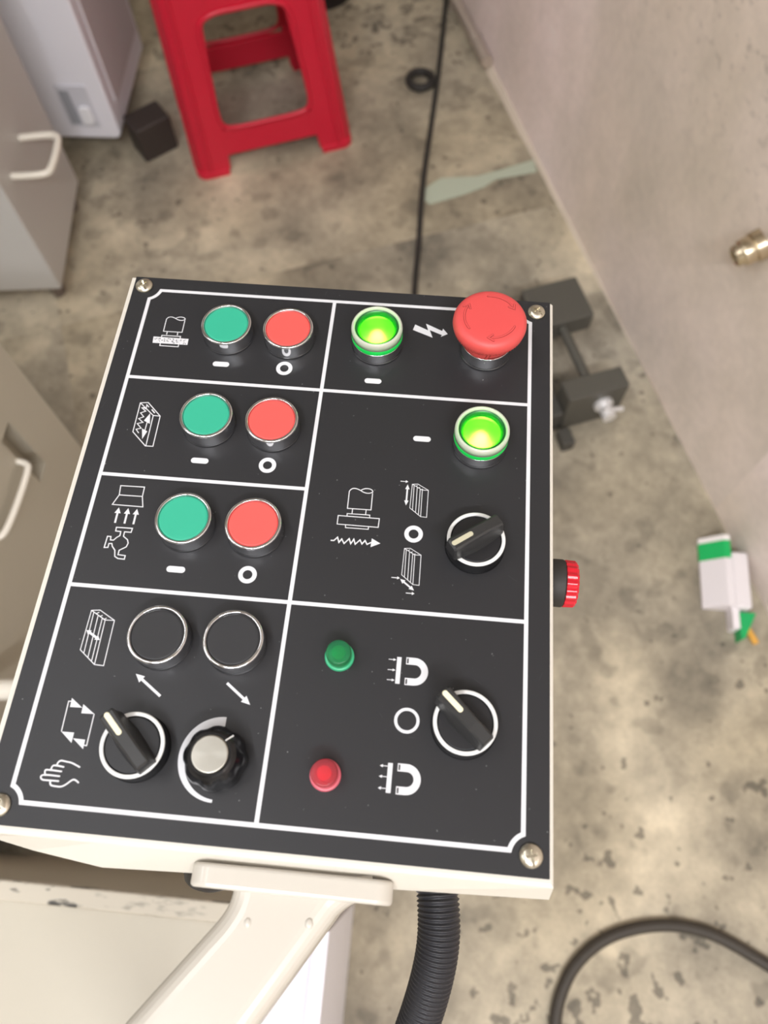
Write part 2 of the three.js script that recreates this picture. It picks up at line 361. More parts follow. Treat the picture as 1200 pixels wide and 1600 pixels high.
  magnet(-114.9); for (const y of [-116.4, -121, -126]) arrow([52.7, y], [49, y], 0.4, 1.5, 0.75);
  // speed wedge round the knob
  g.beginPath(); g.arc(-23.4, -120.1, 18.8, Math.PI / 2 + 0.0, 1.5 * Math.PI, false); g.lineTo(-23.4, -137.6); 
  for (let i = 0; i <= 40; i++) { const a = 1.5 * Math.PI - i / 40 * Math.PI, q = 17.5 - 4.4 * i / 40; g.lineTo(-23.4 + q * Math.cos(a), -120.1 + q * Math.sin(a)); }
  g.closePath(); g.fill();
  const t = new THREE.CanvasTexture(c); t.colorSpace = THREE.SRGBColorSpace; t.anisotropy = 8; return t;
})();
{
  const g = new THREE.BoxGeometry(250, 311.7, 1.5), p = g.attributes.position, uv = g.attributes.uv;
  for (let i = 0; i < p.count; i++) uv.setXY(i, (p.getX(i) + 125) / 250, (p.getY(i) + 155.85) / 311.7);
  const m = mesh('face_plate', mm(g.translate(0, -0.15, -0.75)), phys({ map: faceTex, roughness: 0.42, specularIntensity: 0.8 }), panel, 'black face plate printed with white lines and machine symbols');
}
// screws
const evaluator = new Evaluator(); evaluator.useGroups = false; evaluator.attributes = ['position', 'normal'];
function cut(a, ...bs) {
  let r = new Brush(a); r.updateMatrixWorld();
  for (const b of bs) { const k = new Brush(b); k.updateMatrixWorld(); r = evaluator.evaluate(r, k, SUBTRACTION); }
  return r.geometry;
}
const strip = (g) => { const n = g.index ? g.toNonIndexed() : g; for (const k of Object.keys(n.attributes)) if (k !== 'position' && k !== 'normal') n.deleteAttribute(k); return n; };
const screwGeo = (() => {
  const head = new THREE.LatheGeometry([[0, 0], [5.2, 0], [5.2, 0.5], [4.9, 1.2], [4, 2], [2.6, 2.6], [0, 2.8]].map((p) => V2(...p)), 40).rotateX(Math.PI / 2);
  return mm(cut(head, new THREE.BoxGeometry(4.6, 1.1, 3).translate(0, 0, 2.6), new THREE.BoxGeometry(1.1, 4.6, 3).translate(0, 0, 2.6), new THREE.BoxGeometry(1.2, 6, 2).translate(0, -4.5, 2.6)));
})();
const screwMat = std(0xcfc9b8, 0.3, 1);
for (const [x, y, a, where] of [[-118.6, 148.7, 0.5, 'far left'], [117, 147.6, 0.9, 'far right'], [117, -147.5, 0.25, 'near right'], [-117, -148, 1.1, 'near left']]) {
  const s = mesh('screw', screwGeo, screwMat, panel, 'nickel cross-head screw in the ' + where + ' corner of the face plate');
  s.position.set(x * S, y * S, 0); s.rotation.z = a;
}
// flush push buttons
const bezelGeo = lathe([[0, 0.1], [14.9, 0.1], [14.9, 0.9], [14.5, 1.3], [14.5, 8.7], [14.35, 9.4], [13.9, 9.8], [13.2, 9.85], [12.6, 9.6], [12.5, 7.6], [0, 7.6]], 72);
const capGeo = lathe([[0, 7.7], [12.4, 7.7], [12.4, 8.9], [12.1, 9.25], [11.4, 9.3], [0, 9.15]], 64);
function pushButton(x, y, mat, label) {
  const b = part('push_button', panel, label);
  b.position.set(x * S, y * S, 0);
  mesh('bezel', bezelGeo, M.chrome, b);
  mesh('button_cap', capGeo, mat, b);
}
const rows = [[117, 'grinding wheel'], [55.4, 'ground surface'], [-6.4, 'coolant tap']];
for (const [y, sym] of rows) {
  pushButton(-61, y, M.green, 'green flat push button beside the ' + sym + ' symbol');
  pushButton(-25.2, y, M.red, 'red flat push button right of the green one by the ' + sym + ' symbol');
}
const capBlack = std(0x232325, 0.55);
pushButton(-61, -67.5, capBlack, 'black flat push button over the arrow pointing up left');
pushButton(-24.8, -66.6, capBlack, 'black flat push button over the arrow pointing down right');
// lit push buttons
const litBase = lathe([[0, 0.1], [14.9, 0.1], [14.9, 0.9], [14.4, 1.3], [14.4, 7.4], [14, 7.8], [10.3, 7.8], [10.2, 2.4], [0, 2.4]], 64);
const litSkirt = lathe([[12.2, 7.9], [14.3, 7.9], [14.5, 8.3], [14.5, 11.6], [12.2, 11.6], [12.2, 7.9]], 64);
const litRing = lathe([[12.15, 11.6], [14.5, 11.6], [14.5, 14.8], [14.2, 16.1], [13.5, 16.8], [12.8, 16.7], [12.4, 16], [12.15, 14.8], [12.15, 11.6]], 64);
const litWell = lathe([[10, 7.9], [12.1, 7.9], [12.1, 15.4], [11.7, 15.7], [10.8, 14.6], [10, 12.9], [10, 7.9]], 64);
const litLens = lathe([[0, 11.4], [9.9, 11.4], [9.9, 12.8], [9.2, 13.6], [7, 14.2], [3.5, 14.6], [0, 14.7]], 56);
const bulbGeo = mm(new THREE.SphereGeometry(3.5, 24, 16).translate(0, 0, 5.6));
const lensMat = phys({ color: 0x72ff34, roughness: 0.46, transmission: 0.92, thickness: 0.003, ior: 1.45, emissive: 0x2cff00, emissiveIntensity: 0.4 });
const bulbMat = std(0xffffff, 0.4, 0, { emissive: 0xf6ffe4, emissiveIntensity: 40 });
const skirtMat = phys({ color: 0x19c455, roughness: 0.3, transmission: 0.35, emissive: 0x0ac040, emissiveIntensity: 0.22 });
const clearMat = phys({ color: 0xf2efe2, roughness: 0.12, transmission: 0.5, ior: 1.49 });
const wellMat = std(0x034a22, 0.3);
function litButton(x, y, label, bx, by) {
  const b = part('illuminated_button', panel, label);
  b.position.set(x * S, y * S, 0);
  mesh('bezel', litBase, M.chrome, b);
  mesh('light_skirt', litSkirt, skirtMat, b);
  mesh('clear_ring', litRing, clearMat, b);
  mesh('lens_rim', litWell, wellMat, b);
  mesh('bulb', bulbGeo, bulbMat, b);
  mesh('lens', litLens, lensMat, b);
  const l = new THREE.PointLight(0x40ff20, 0.0003); l.position.set(0, 0, 0.021); l.shadow.radius = 0.2; b.add(l);
}
litButton(25.9, 117, 'lit green push button left of the lightning symbol');
litButton(87.2, 54.6, 'lit green push button below the red emergency stop');
// emergency stop
{
  const e = part('emergency_stop', panel, 'red mushroom emergency stop button');
  e.position.set(88 * S, 118 * S, 0);
  mesh('collar', lathe([[0, 0.1], [14.9, 0.1], [14.9, 1], [14.3, 1.4], [14.3, 9], [13.8, 9.6], [0, 9.6]], 64), M.chrome, e);
  const prof = [[0, 9.7], [13.8, 9.7], [14.4, 10.1], [15, 13], [15.5, 17.4], [15.6, 18], [17.3, 18.7], [18.7, 19.6], [19.8, 21.4], [20.2, 23.6], [20, 25.8], [19.2, 27.4], [17.8, 28.5], [16, 29], [13, 29.2], [9, 29.3], [4, 29.3], [0, 29.3]];
  const g = new THREE.LatheGeometry(prof.map((p) => V2(...p)), 288), p = g.attributes.position;
  for (let i = 0; i < p.count; i++) { const r = Math.hypot(p.getX(i), p.getZ(i)), y = p.getY(i); if (y > 17.6 && y < 20 && r > 14) { const k = 1 + 0.034 * Math.cos(Math.atan2(p.getZ(i), p.getX(i)) * 72); p.setX(i, p.getX(i) * k); p.setZ(i, p.getZ(i) * k); } }
  g.computeVertexNormals();
  // planar uv over the top for the debossed arrows
  const uv = g.attributes.uv;
  for (let i = 0; i < p.count; i++) uv.setXY(i, 0.5 + p.getX(i) / 42, 0.5 - p.getZ(i) / 42);
  const c = document.createElement('canvas'); c.width = c.height = 512; const x = c.getContext('2d');
  x.fillStyle = '#fff'; x.fillRect(0, 0, 512, 512);
  x.translate(256, 256); x.scale(512 / 42, -512 / 42); x.strokeStyle = x.fillStyle = '#000'; x.lineCap = 'round';
  for (const a0 of [0.35, 0.35 + 2.094, 0.35 + 4.189]) {
    x.lineWidth = 1.0; x.beginPath(); x.arc(0, 0, 14.2, a0 + 0.25, a0 + 1.35, false); x.stroke();
    x.beginPath(); const q = (r, a) => [r * Math.cos(a), r * Math.sin(a)];
    x.moveTo(...q(16, a0 + 0.3)); x.lineTo(...q(14.2, a0 + 0.12)); x.lineTo(...q(12.2, a0 + 0.3)); x.stroke();
  }
  const t = new THREE.CanvasTexture(c);
  const m = M.stopRed.clone(); m.bumpMap = t; m.bumpScale = 0.0016;
  mesh('stop_button', mm(g.rotateX(Math.PI / 2)), m, e);
}
// selector switches
const selBody = lathe([[0, 0.1], [15.2, 0.1], [15.2, 1], [14.9, 1.6], [14.7, 8], [14.2, 8.6], [12.6, 8.6], [12.4, 6.5], [0, 6.5]], 64);
const selRing = lathe([[12.7, 8.4], [14.3, 8.4], [14.6, 8.7], [14.5, 9.2], [14.1, 9.5], [13, 9.5], [12.7, 9.2], [12.7, 8.4]], 72);
const selDisc = lathe([[0, 6.6], [12.3, 6.6], [12.3, 8.6], [11.9, 9], [0, 9.1]], 56);
const handleGeo = (() => {                                 // points along +x, wedge-shaped ridge on a skirted foot
  const loops = [];
  const st = [[-13.4, 3.0, 4.3, 17.2], [-12.6, 3.3, 4.7, 18.2], [-4, 3.1, 5.6, 19.4], [4, 3.3, 5.8, 20], [11, 3.6, 4.9, 20.6], [14.6, 3.7, 4.5, 20.6], [15.8, 3.2, 4, 20]];
  for (const [x, t, b, h] of st) {
    const z0 = x > 12.2 ? 10.2 : 8.9;
    loops.push([[-b, z0], [b, z0], [b * 0.86, z0 + 2.5], [t + 0.15, h - 2], [t, h - 0.8], [t - 0.9, h], [-t + 0.9, h], [-t, h - 0.8], [-t - 0.15, h - 2], [-b * 0.86, z0 + 2.5]].map((p) => V(x, p[0], p[1])));
  }
  return mm(loft(loops));
})();
const stripeGeo = (() => mm(slab(roundRect(3.2, -1.25, 15.2, 1.25, 1.2), 0, 0.35, 0.1, 1).rotateY(-0.035).translate(0, 0, 20.2)))();
const handleMat = std(0x2a2a2a, 0.4);
function selector(x, y, angle, label, worn) {
  const s = part('selector_switch', panel, label);
  s.position.set(x * S, y * S, 0);
  mesh('switch_body', selBody, M.glossBlack, s);
  mesh('silver_ring', selRing, M.silverPrint, s);
  mesh('disc', selDisc, M.blackPlastic, s);
  const h = mesh('handle', handleGeo, handleMat, s); h.rotation.z = angle;
  const k = mesh('pointer_stripe', stripeGeo, worn ? std(0xb9b49a, 0.5) : M.ivory, s); k.rotation.z = angle;
}
selector(-61.3, -118.4, Math.atan2(9.4, -9.6), 'black selector switch beside the hand symbol');
selector(87, -5.2, Math.atan2(-8, -10.8), 'black selector switch right of the white ring, handle tilted to the right', true);
selector(85.8, -95.4, Math.atan2(9.2, -10), 'black selector switch right of the magnet symbols');
// speed knob
{
  const k = part('speed_knob', panel, 'black fluted knob with a spun aluminium cap');
  k.position.set(-24 * S, -120.4 * S, 0);
  const loops = [], N = 168, st = [[0.6, 13.2, 0.2], [2, 14, 0.42], [7, 13.9, 0.42], [10.5, 13.2, 0.36], [13.2, 12.2, 0.18], [15.4, 11.1, 0], [16.6, 10, 0], [17.2, 9.1, 0]];
  for (const [z, r, f] of st) loops.push(Array.from({ length: N }, (_, i) => { const a = i / N * 2 * Math.PI, c = Math.cos(a * 8); return V((r + f * (c > 0 ? c * 0.6 : c * 1.6)) * Math.cos(a), (r + f * (c > 0 ? c * 0.6 : c * 1.6)) * Math.sin(a), z); }));
  mesh('knob_body', mm(loft(loops)), M.glossBlack, k);
  // spun cap with fine concentric grooves
  const prof = [[0, 17.1], [8.1, 17.1], [8.1, 17.8], [7.8, 18.1]];
  for (let r = 7.4; r > 0.2; r -= 0.2) prof.push([r, 18.1 - 0.012 * (Math.round(r * 5) % 2)]);
  prof.push([0, 18.1]);
  mesh('aluminium_cap', lathe(prof, 96), phys({ color: 0xb4b1a8, metalness: 1, roughness: 0.34, anisotropy: 0.6 }), k);
  const p = mesh('pointer_line', mm(new THREE.BoxGeometry(4.4, 0.6, 0.4).rotateY(0.55).translate(10.4, 0, 16.3)), M.silverPrint, k); p.rotation.z = 0.82;
}
// pilot lamps
const pilotBase = lathe([[0, 0.1], [6.9, 0.1], [7.1, 0.5], [7.1, 1.8], [6.7, 2.4], [6.1, 2.5], [0, 2.5]], 40);
const pilotDome = lathe([[6, 2.6], [6, 8.2], [5.8, 9.3], [5.3, 9.7], [0, 9.9], [0, 9.2], [4.6, 9], [5.1, 8.2], [5.2, 2.6], [6, 2.6]], 48);
const pilotCore = lathe([[0, 2.6], [3.4, 2.6], [3.4, 8.3], [3, 8.7], [0, 8.8]], 32);
function pilot(x, y, hue, core, label) {
  const p = part('pilot_lamp', panel, label);
  p.position.set(x * S, y * S, 0);
  mesh('flange', pilotBase, phys({ color: hue, roughness: 0.25, transmission: 0.5 }), p);
  mesh('lens_cap', pilotDome, phys({ color: hue, roughness: 0.2, transmission: 0.88 }), p);
  mesh('lamp_core', pilotCore, core, p);
}
pilot(25.4, -68.4, 0x52d6a0, std(0x22c880, 0.4), 'small green pilot lamp above the red one');
pilot(25.3, -122.6, 0xf08090, std(0xf6b4ac, 0.4), 'small red pilot lamp below the green one');
// side button on the right flank
{
  const b = part('side_button', panel, 'red ribbed button with a black collar on the right flank of the box');
  b.position.set(121 * S, -10.5 * S, -28 * S);
  const rot = (g) => g.rotateY(Math.PI / 2);
  mesh('collar', rot(lathe([[0, -1], [12.6, -1], [12.8, 15], [12.2, 15.9], [0, 15.9]], 48)), M.rubber, b);
  const n = 144, loops = [[15.7, 11.6], [16.1, 12.4], [21.2, 12.2], [22.4, 11.2]].map(([z, r]) => Array.from({ length: n }, (_, i) => { const a = i / n * 2 * Math.PI, q = r + 0.35 * Math.cos(a * 18); return V(q * Math.cos(a), q * Math.sin(a), z); }));
  mesh('red_cap', rot(mm(loft(loops))), std(0xc01226, 0.25), b);
}

// ---------------------------------------------------------------- arm that carries the box
{
  const arm = thing('support_arm', 'cream cast arm bolted to the near side of the control box', 'arm');
  arm.position.copy(PANEL_AT); arm.quaternion.copy(panelQ);
  const f = slab(roundRect(-29, -62, 59.5, -2.5, 9), 0, 10, 1.8, 3).rotateX(Math.PI / 2).translate(0, -162.4, 0);
  mesh('flange', mm(f), M.casting, arm);
  const s = new THREE.Shape();
  s.moveTo(52, -158); s.lineTo(52, -170); s.quadraticCurveTo(42, -171, 36, -178); s.lineTo(9.5, -219); s.lineTo(-84, -364); s.lineTo(-132, -346); s.lineTo(-45.5, -224); s.lineTo(-17, -187); s.quadraticCurveTo(-9, -177, -11, -170); s.lineTo(-11, -158); s.closePath();
  mesh('beam', mm(slab(s, -46, -7, 9, 6)), M.casting, arm);
  const post = mm(new THREE.CylinderGeometry(26, 30, 460, 40).rotateX(Math.PI / 2).translate(-112, -358, -262));
  mesh('post', post, M.casting, arm);
  for (const [x, y, r] of [[-1, -184, 1.5], [25, -182, 1.7]]) mesh('paint_drip', mm(new THREE.SphereGeometry(r, 16, 10).scale(1, 1.3, 0.6).translate(x, y, -7.1)), M.casting, arm);
}

// ---------------------------------------------------------------- things hanging from the box
{
  const hose = thing('corrugated_conduit', 'black corrugated conduit hanging under the near edge of the control box', 'hose');
  const pts = [W(70, -132, -66), W(77, -146, -66), W(82, -170, -66), W(83, -190, -72), W(77, -222, -90), W(62, -262, -125), W(30, -300, -190)];
  mesh('corrugated_tube', sweep(pts, (t) => 0.0101 + 0.0005 * Math.cos(t * 2 * Math.PI * 105), 105 * 8, 24), std(0x26262a, 0.38), hose);
}

{
  const t = mesh('black_lead', sweep([W(-40, -146, -79), W(-44, -158, -86), W(-52, -168, -110), W(-50, -172, -150), W(-46, -166, -210), W(-60, -150, -300), W(-62, -140, -420)], 0.0045, 90, 12), M.rubber);
  t.userData = { label: 'black lead hanging below the control box left of the arm flange', category: 'cable' };
}

// ---------------------------------------------------------------- red stool
{
  const st = thing('plastic_stool', 'tall red plastic stool with open sides standing on the concrete', 'stool');
  st.position.set(0.165, 0, -1.665);
  const red = std(0xcb1a36, 0.34);
  const HW = 0.185, HD = 0.148, H = 0.46, taper = (y) => 1 - 0.155 * y / H, sh = (y) => -0.018 * y / H;
  const P = (x, y, z) => V(x * taper(y) + sh(y), y, z * taper(y));
  for (const sx of [-1, 1]) for (const sz of [1, -1]) {
    const loops = [];
    for (const [y, w, o] of [[0, 0.05, 0.004], [0.014, 0.05, 0.004], [0.016, 0.05, 0], [0.06, 0.052, 0], [0.2, 0.056, 0], [0.34, 0.064, 0], [0.40, 0.085, 0], [0.445, 0.12, 0]]) {
      const R = 0.026, T = 0.011, pts = [], X = HW + o, Z = HD + o;
      pts.push([X - w - R, Z]);
      for (let i = 0; i <= 8; i++) { const a = Math.PI / 2 * (1 - i / 8); pts.push([X - R + R * Math.cos(a), Z - R + R * Math.sin(a)]); }
      pts.push([X, Z - w * 0.9 - R], [X - T, Z - w * 0.9 - R]);
      for (let i = 0; i <= 6; i++) { const a = Math.PI / 2 * i / 6, r = R - T; pts.push([X - R + r * Math.cos(a), Z - R + r * Math.sin(a)]); }
      pts.push([X - w - R, Z - T]);
      const l = pts.map(([a, b]) => P(a * sx, y, b * sz));
      loops.push(sx * sz > 0 ? l.reverse() : l);
    }
    mesh('leg', loft(loops), red, st);
  }
  const rail = (w, d, side, y0, y1, T, arch) => {             // a panel between two legs; its lower edge arches
    const s = new THREE.Shape();
    if (arch) { s.moveTo(-w, y1); s.lineTo(w, y1); s.lineTo(w, y0 - 0.03); s.quadraticCurveTo(w - 0.002, y0 + 0.004, w - 0.04, y0 + 0.008); s.lineTo(-w + 0.04, y0 + 0.008); s.quadraticCurveTo(-w + 0.002, y0 + 0.004, -w, y0 - 0.03); s.closePath(); }
    else { s.moveTo(-w, y1); s.lineTo(w, y1); s.lineTo(w, y0 - 0.012); s.quadraticCurveTo(w - 0.008, y0, w - 0.03, y0); s.lineTo(-w + 0.03, y0); s.quadraticCurveTo(-w + 0.008, y0, -w, y0 - 0.012); s.closePath(); }
    const g = slab(s, 0, T, 0.002, 2), p = g.attributes.position;
    for (let i = 0; i < p.count; i++) { const x = p.getX(i), y = p.getY(i), z = d - T + p.getZ(i); const q = side === 0 ? P(x, y, z) : side === 1 ? P(x, y, -z) : side === 2 ? P(z, y, x) : P(-z, y, x); p.setXYZ(i, q.x, q.y, q.z); }
    if (side === 1 || side === 2) { const ix = g.index; if (ix) for (let i = 0; i < ix.count; i += 3) { const a = ix.getX(i); ix.setX(i, ix.getX(i + 1)); ix.setX(i + 1, a); } else for (let i = 0; i < p.count; i += 3) for (const k of ['x', 'y', 'z'].keys()) { const a = p.array[i * 3 + k]; p.array[i * 3 + k] = p.array[i * 3 + 3 + k]; p.array[i * 3 + 3 + k] = a; } }
    g.computeVertexNormals();
    return g;
  };
  for (const side of [0, 1, 2, 3]) {
    const w = side < 2 ? HW : HD, d = (side < 2 ? HD : HW) - 0.0015;
    mesh('crossbar', rail(w - 0.06, d, side, 0.048, 0.112, 0.012, false), red, st);
    mesh('apron', rail(w - 0.068, d, side, 0.352, 0.446, 0.012, true), red, st);
  }
  for (const sx of [-1, 1]) for (const sz of [1, -1]) for (const f of [0, 1]) {   // a rib down both faces of each leg
    const at = (y) => f ? P(sx * (HW + 0.0005), y, sz * (HD - 0.03)) : P(sx * (HW - 0.03), y, sz * (HD + 0.0005));
    mesh('rib', sweep([at(0.018), at(0.15), at(0.3), at(0.42)], 0.0045, 24, 8), red, st);
  }
  for (const side of [0, 1, 2, 3]) {                          // raised bead round each opening
    const w = (side < 2 ? HW : HD) - 0.079, d = (side < 2 ? HD : HW) + 0.0005;
    const at = (x, y) => side === 0 ? P(x, y, d) : side === 1 ? P(x, y, -d) : side === 2 ? P(d, y, x) : P(-d, y, x);
    mesh('bead', sweep([at(-w, 0.135), at(-w, 0.25), at(-w, 0.33), at(-w + 0.01, 0.355), at(-w + 0.04, 0.367), at(0, 0.369), at(w - 0.04, 0.367), at(w - 0.01, 0.355), at(w, 0.33), at(w, 0.25), at(w, 0.135), at(w - 0.01, 0.122), at(w - 0.03, 0.117), at(0, 0.115), at(-w + 0.03, 0.117), at(-w + 0.01, 0.122)], 0.0052, 160, 10, true), red, st);
  }
  mesh('seat', box(0.318, 0.022, 0.258, 0.01, 4).translate(sh(0.455), 0.456, 0), red, st);
}

// ---------------------------------------------------------------- machines on the left, turned with the grinder
const TURN = -Math.atan2(0.372, 0.928);                      // the machine's own x axis is (0.928, 0, 0.372)
const paleGrey = std(0xc4c2be, 0.42), cream = std(0xb9b2a2, 0.42), coolWhite = std(0xe9e8f0, 0.4), rodWhite = std(0xe9e3d6, 0.35);
{ // tall grey cabinet, far left
  const c = thing('grey_cabinet', 'pale grey sheet metal cabinet on short feet with a white rod loop', 'cabinet');
  c.position.set(-0.363, 0, -1.256); c.rotation.y = -Math.atan2(0.254, 0.967);
  mesh('cabinet_body', box(0.62, 1.75, 0.305, 0.004).translate(-0.31, 0.92, -0.1525), paleGrey, c);
  for (const [x, z] of [[-0.026, -0.03], [-0.026, -0.27], [-0.58, -0.03], [-0.58, -0.27]]) mesh('foot', new THREE.CylinderGeometry(0.02, 0.014, 0.05, 16).translate(x, 0.025, z), std(0x6b5f57, 0.5), c);
  mesh('rod_loop', sweep([V(-0.02, 0.3, -0.054), V(0.05, 0.3, -0.056), V(0.064, 0.3, -0.06), V(0.07, 0.3, -0.072), V(0.074, 0.3, -0.142), V(0.07, 0.3, -0.152), V(0.06, 0.3, -0.156), V(-0.02, 0.3, -0.15)], 0.0065, 90, 12), rodWhite, c);
}
{ // tall white cabinet behind
  const c = thing('white_cabinet', 'tall narrow white cabinet with a recessed latch, standing left of the red stool', 'cabinet');
  c.position.set(-0.322, 0, -1.7); c.rotation.y = -0.345;
  mesh('cabinet_body', mm(slab(roundRect(0, 50, 163, 1750, 16), -300, 0, 5, 3)), coolWhite, c);
  mesh('plinth', box(0.12, 0.056, 0.2, 0.003).translate(0.07, 0.028, -0.19), M.rubber, c);
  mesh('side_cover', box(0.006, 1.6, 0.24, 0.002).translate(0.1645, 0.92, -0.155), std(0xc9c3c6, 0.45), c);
  const l = mesh('latch_plate', mm(slab(roundRect(56, 84, 126, 190, 3), 0, 3, 0.8, 1)), std(0xd2d2da, 0.35), c);
  mesh('recess', mm(slab(roundRect(62, 92, 84, 178, 2), 3, 4.2, 0.4, 1)), std(0x9d9fa6, 0.4), l);
  mesh('lever', mm(slab(roundRect(92, 96, 118, 140, 8), 3, 11, 2, 2)), std(0xf0f0f4, 0.3), l);
}
{ // nearer cream cabinet, mostly behind the control box
  const c = thing('cream_cabinet', 'cream machine cabinet with a dark slot, left of the control box', 'cabinet');
  c.position.set(-0.32, 0, -0.732); c.rotation.y = TURN;
  const body = cut(new THREE.BoxGeometry(0.5, 0.62, 0.58).translate(-0.25, 0.33, 0.29), new THREE.BoxGeometry(0.06, 0.125, 0.032).translate(-0.0, 0.408, 0.092));
  mesh('cabinet_body', body, cream, c);
  mesh('plinth', box(0.44, 0.022, 0.54, 0.003).translate(-0.25, 0.011, 0.29), M.rubber, c);
  mesh('rod_loop', sweep([V(-0.02, 0.42, 0.11), V(0.008, 0.42, 0.112), V(0.016, 0.42, 0.116), V(0.018, 0.42, 0.124), V(0.012, 0.42, 0.215), V(0.006, 0.42, 0.224), V(-0.02, 0.42, 0.226)], 0.0045, 80, 12), rodWhite, c);
  mesh('lever', sweep([V(-0.02, 0.4, 0.432), V(0.05, 0.4, 0.42), V(0.3, 0.4, 0.4)], 0.0135, 60, 20), rodWhite, c, 'white round lever');
}
{ // cream cover bottom left
  const c = thing('machine_cover', 'cream machine cover with a dirty raised lip in the bottom left corner', 'machine');
  c.position.set(-0.172, 0, -0.0045); c.rotation.y = TURN;
  mesh('cover_body', box(0.62, 0.535, 0.5, 0.005).translate(-0.28, 0.2675, 0.25), cream, c);
  const dirt = texture(512, 64, (u, v, k) => { const a = fbm(u * 24, v * 1.5, 7, 4), b = fbm(u * 60, v * 4, 17, 3); const d = Math.min(0.7, Math.max(0, a - 0.5 + (b - 0.5) * 0.6) * 3.2) * (u < 0.72 ? 1 : 0.25); k[0] = 190 * (1 - d); k[1] = 182 * (1 - d); k[2] = 166 * (1 - d); }, true);
  mesh('lip', box(0.62, 0.016, 0.019, 0.003).translate(-0.28, 0.543, 0.0098), std(0xffffff, 0.5, 0, { map: dirt }), c);
}
{ // white box beside it, shallow groove along its top
  const c = thing('white_box', 'bright white sheet metal box below the cast arm, shallow groove along its top', 'box');
  c.position.set(-0.088, 0, 0.051); c.rotation.y = TURN;
  const s = new THREE.Shape(); s.moveTo(-64, 0); s.lineTo(-1.5, 0); s.lineTo(0, 1.5); s.lineTo(0, 498.5); s.lineTo(-1.5, 500); s.lineTo(-13, 500); s.bezierCurveTo(-17, 500, -18, 490, -22, 490); s.bezierCurveTo(-26, 490, -27, 500, -31, 500); s.lineTo(-64, 500); s.closePath();
  mesh('box_body', mm(slab(s, 0, 420, 1, 2)), coolWhite, c);
}
{
  const t = thing('steel_block', 'dark brown steel block on the floor between the white cabinet and the red stool', 'block');
  t.position.set(-0.1, 0, -1.653); t.rotation.y = 0.33;
  const g = box(0.088, 0.09, 0.066, 0.005); mesh('block', g.translate(0, 0.045, 0), std(0x3a322e, 0.55), t);
}
{
  const t = mesh('drum', new THREE.CylinderGeometry(0.1, 0.1, 0.14, 40).translate(0.42, 0.07, -2.1), std(0x17110f, 0.7));
  t.userData = { label: 'black round drum on the floor behind the stool, cut by the top edge', category: 'drum' };
}
{
  const t = thing('rubber_ring', 'small black rubber ring lying on the floor left of the thin black cable', 'ring');
  t.position.set(0.569, 0, -1.667);
  mesh('ring_body', new THREE.TorusGeometry(0.029, 0.0095, 16, 48).rotateX(Math.PI / 2).translate(0, 0.0095, 0), M.rubber, t);
}

// ---------------------------------------------------------------- floor: patch, vise, cables, carton
{
  const s = poly([[0.462, -1.298], [0.47, -1.284], [0.55, -1.288], [0.605, -1.296], [0.64, -1.31], [0.738, -1.303], [0.744, -1.34], [0.66, -1.334], [0.6, -1.332], [0.52, -1.352], [0.476, -1.334]].map((p) => [p[0], -p[1]]));
  const t = mesh('paint_patch', slab(s, 0, 0.003, 0.0008, 1).rotateX(-Math.PI / 2), std(0xb3baa6, 0.6));
  t.userData = { label: 'pale green strip lying across the floor from the thin cable to the wall', category: 'strip' };
}
{
  const v = thing('machine_vise', 'dark grey steel machine vise with a screw rod on the floor', 'vise');
  const vs = std(0x5b5952, 0.5, 0.25), vd = std(0x504e49, 0.55, 0.2);
  mesh('bed', box(0.075, 0.062, 0.29, 0.003).translate(0.497, 0.031, -0.795), vd, v);
  mesh('fixed_jaw', box(0.118, 0.048, 0.098, 0.003).translate(0.597, 0.086, -0.868), vs, v);
  mesh('end_block', box(0.122, 0.11, 0.045, 0.003).translate(0.5965, 0.055, -0.671), vs, v);
  mesh('screw_rod', new THREE.CylinderGeometry(0.0098, 0.0098, 0.16, 20).rotateX(Math.PI / 2).translate(0.594, 0.087, -0.762), vs, v);
  const h = mesh('screw_head', mergeGeometries([new THREE.CylinderGeometry(0.013, 0.013, 0.036, 24).rotateX(Math.PI / 2).translate(0.612, 0.066, -0.631), new THREE.CylinderGeometry(0.019, 0.019, 0.009, 24).rotateX(Math.PI / 2).translate(0.612, 0.066, -0.645), new THREE.CylinderGeometry(0.005, 0.005, 0.046, 12).rotateZ(1.2).translate(0.624, 0.069, -0.628)].map(strip)), std(0xeceaea, 0.3, 0.4), v, 'bright steel screw head');
  const b = mesh('stop', box(0.024, 0.03, 0.036, 0.002).translate(0.533, 0.015, -0.618), vd, v);
}
{
  const t = mesh('thin_cable', sweep([V(0.86, 0.0062, -2.35), V(0.728, 0.0062, -1.942), V(0.66, 0.0062, -1.775), V(0.609, 0.0062, -1.654), V(0.55, 0.0062, -1.52), V(0.465, 0.0105, -1.326), V(0.41, 0.0062, -1.18), V(0.363, 0.0062, -1.061), V(0.31, 0.0062, -0.9), V(0.27, 0.0062, -0.7), V(0.2, 0.0062, -0.45), V(0.06, 0.0062, -0.2), V(-0.075, 0.0062, 0.03)].filter((p) => p.x < 0.74), 0.0061, 160, 12), M.rubber);
  t.userData = { label: 'thin black cable running straight over the floor beside the rubber ring', category: 'cable' };
}
{
  const t = mesh('thick_cable', sweep([V(0.05, 0.0095, 0.62), V(0.11, 0.0095, 0.42), V(0.154, 0.0095, 0.295), V(0.178, 0.0095, 0.259), V(0.217, 0.0095, 0.228), V(0.278, 0.0095, 0.21), V(0.36, 0.0095, 0.218), V(0.423, 0.0095, 0.247), V(0.495, 0.0095, 0.317), V(0.58, 0.0095, 0.42), V(0.62, 0.0095, 0.6)], 0.0092, 200, 14), std(0x3a342c, 0.6));
  t.userData = { label: 'thick black cable curving over the floor in the bottom right corner', category: 'cable' };
}
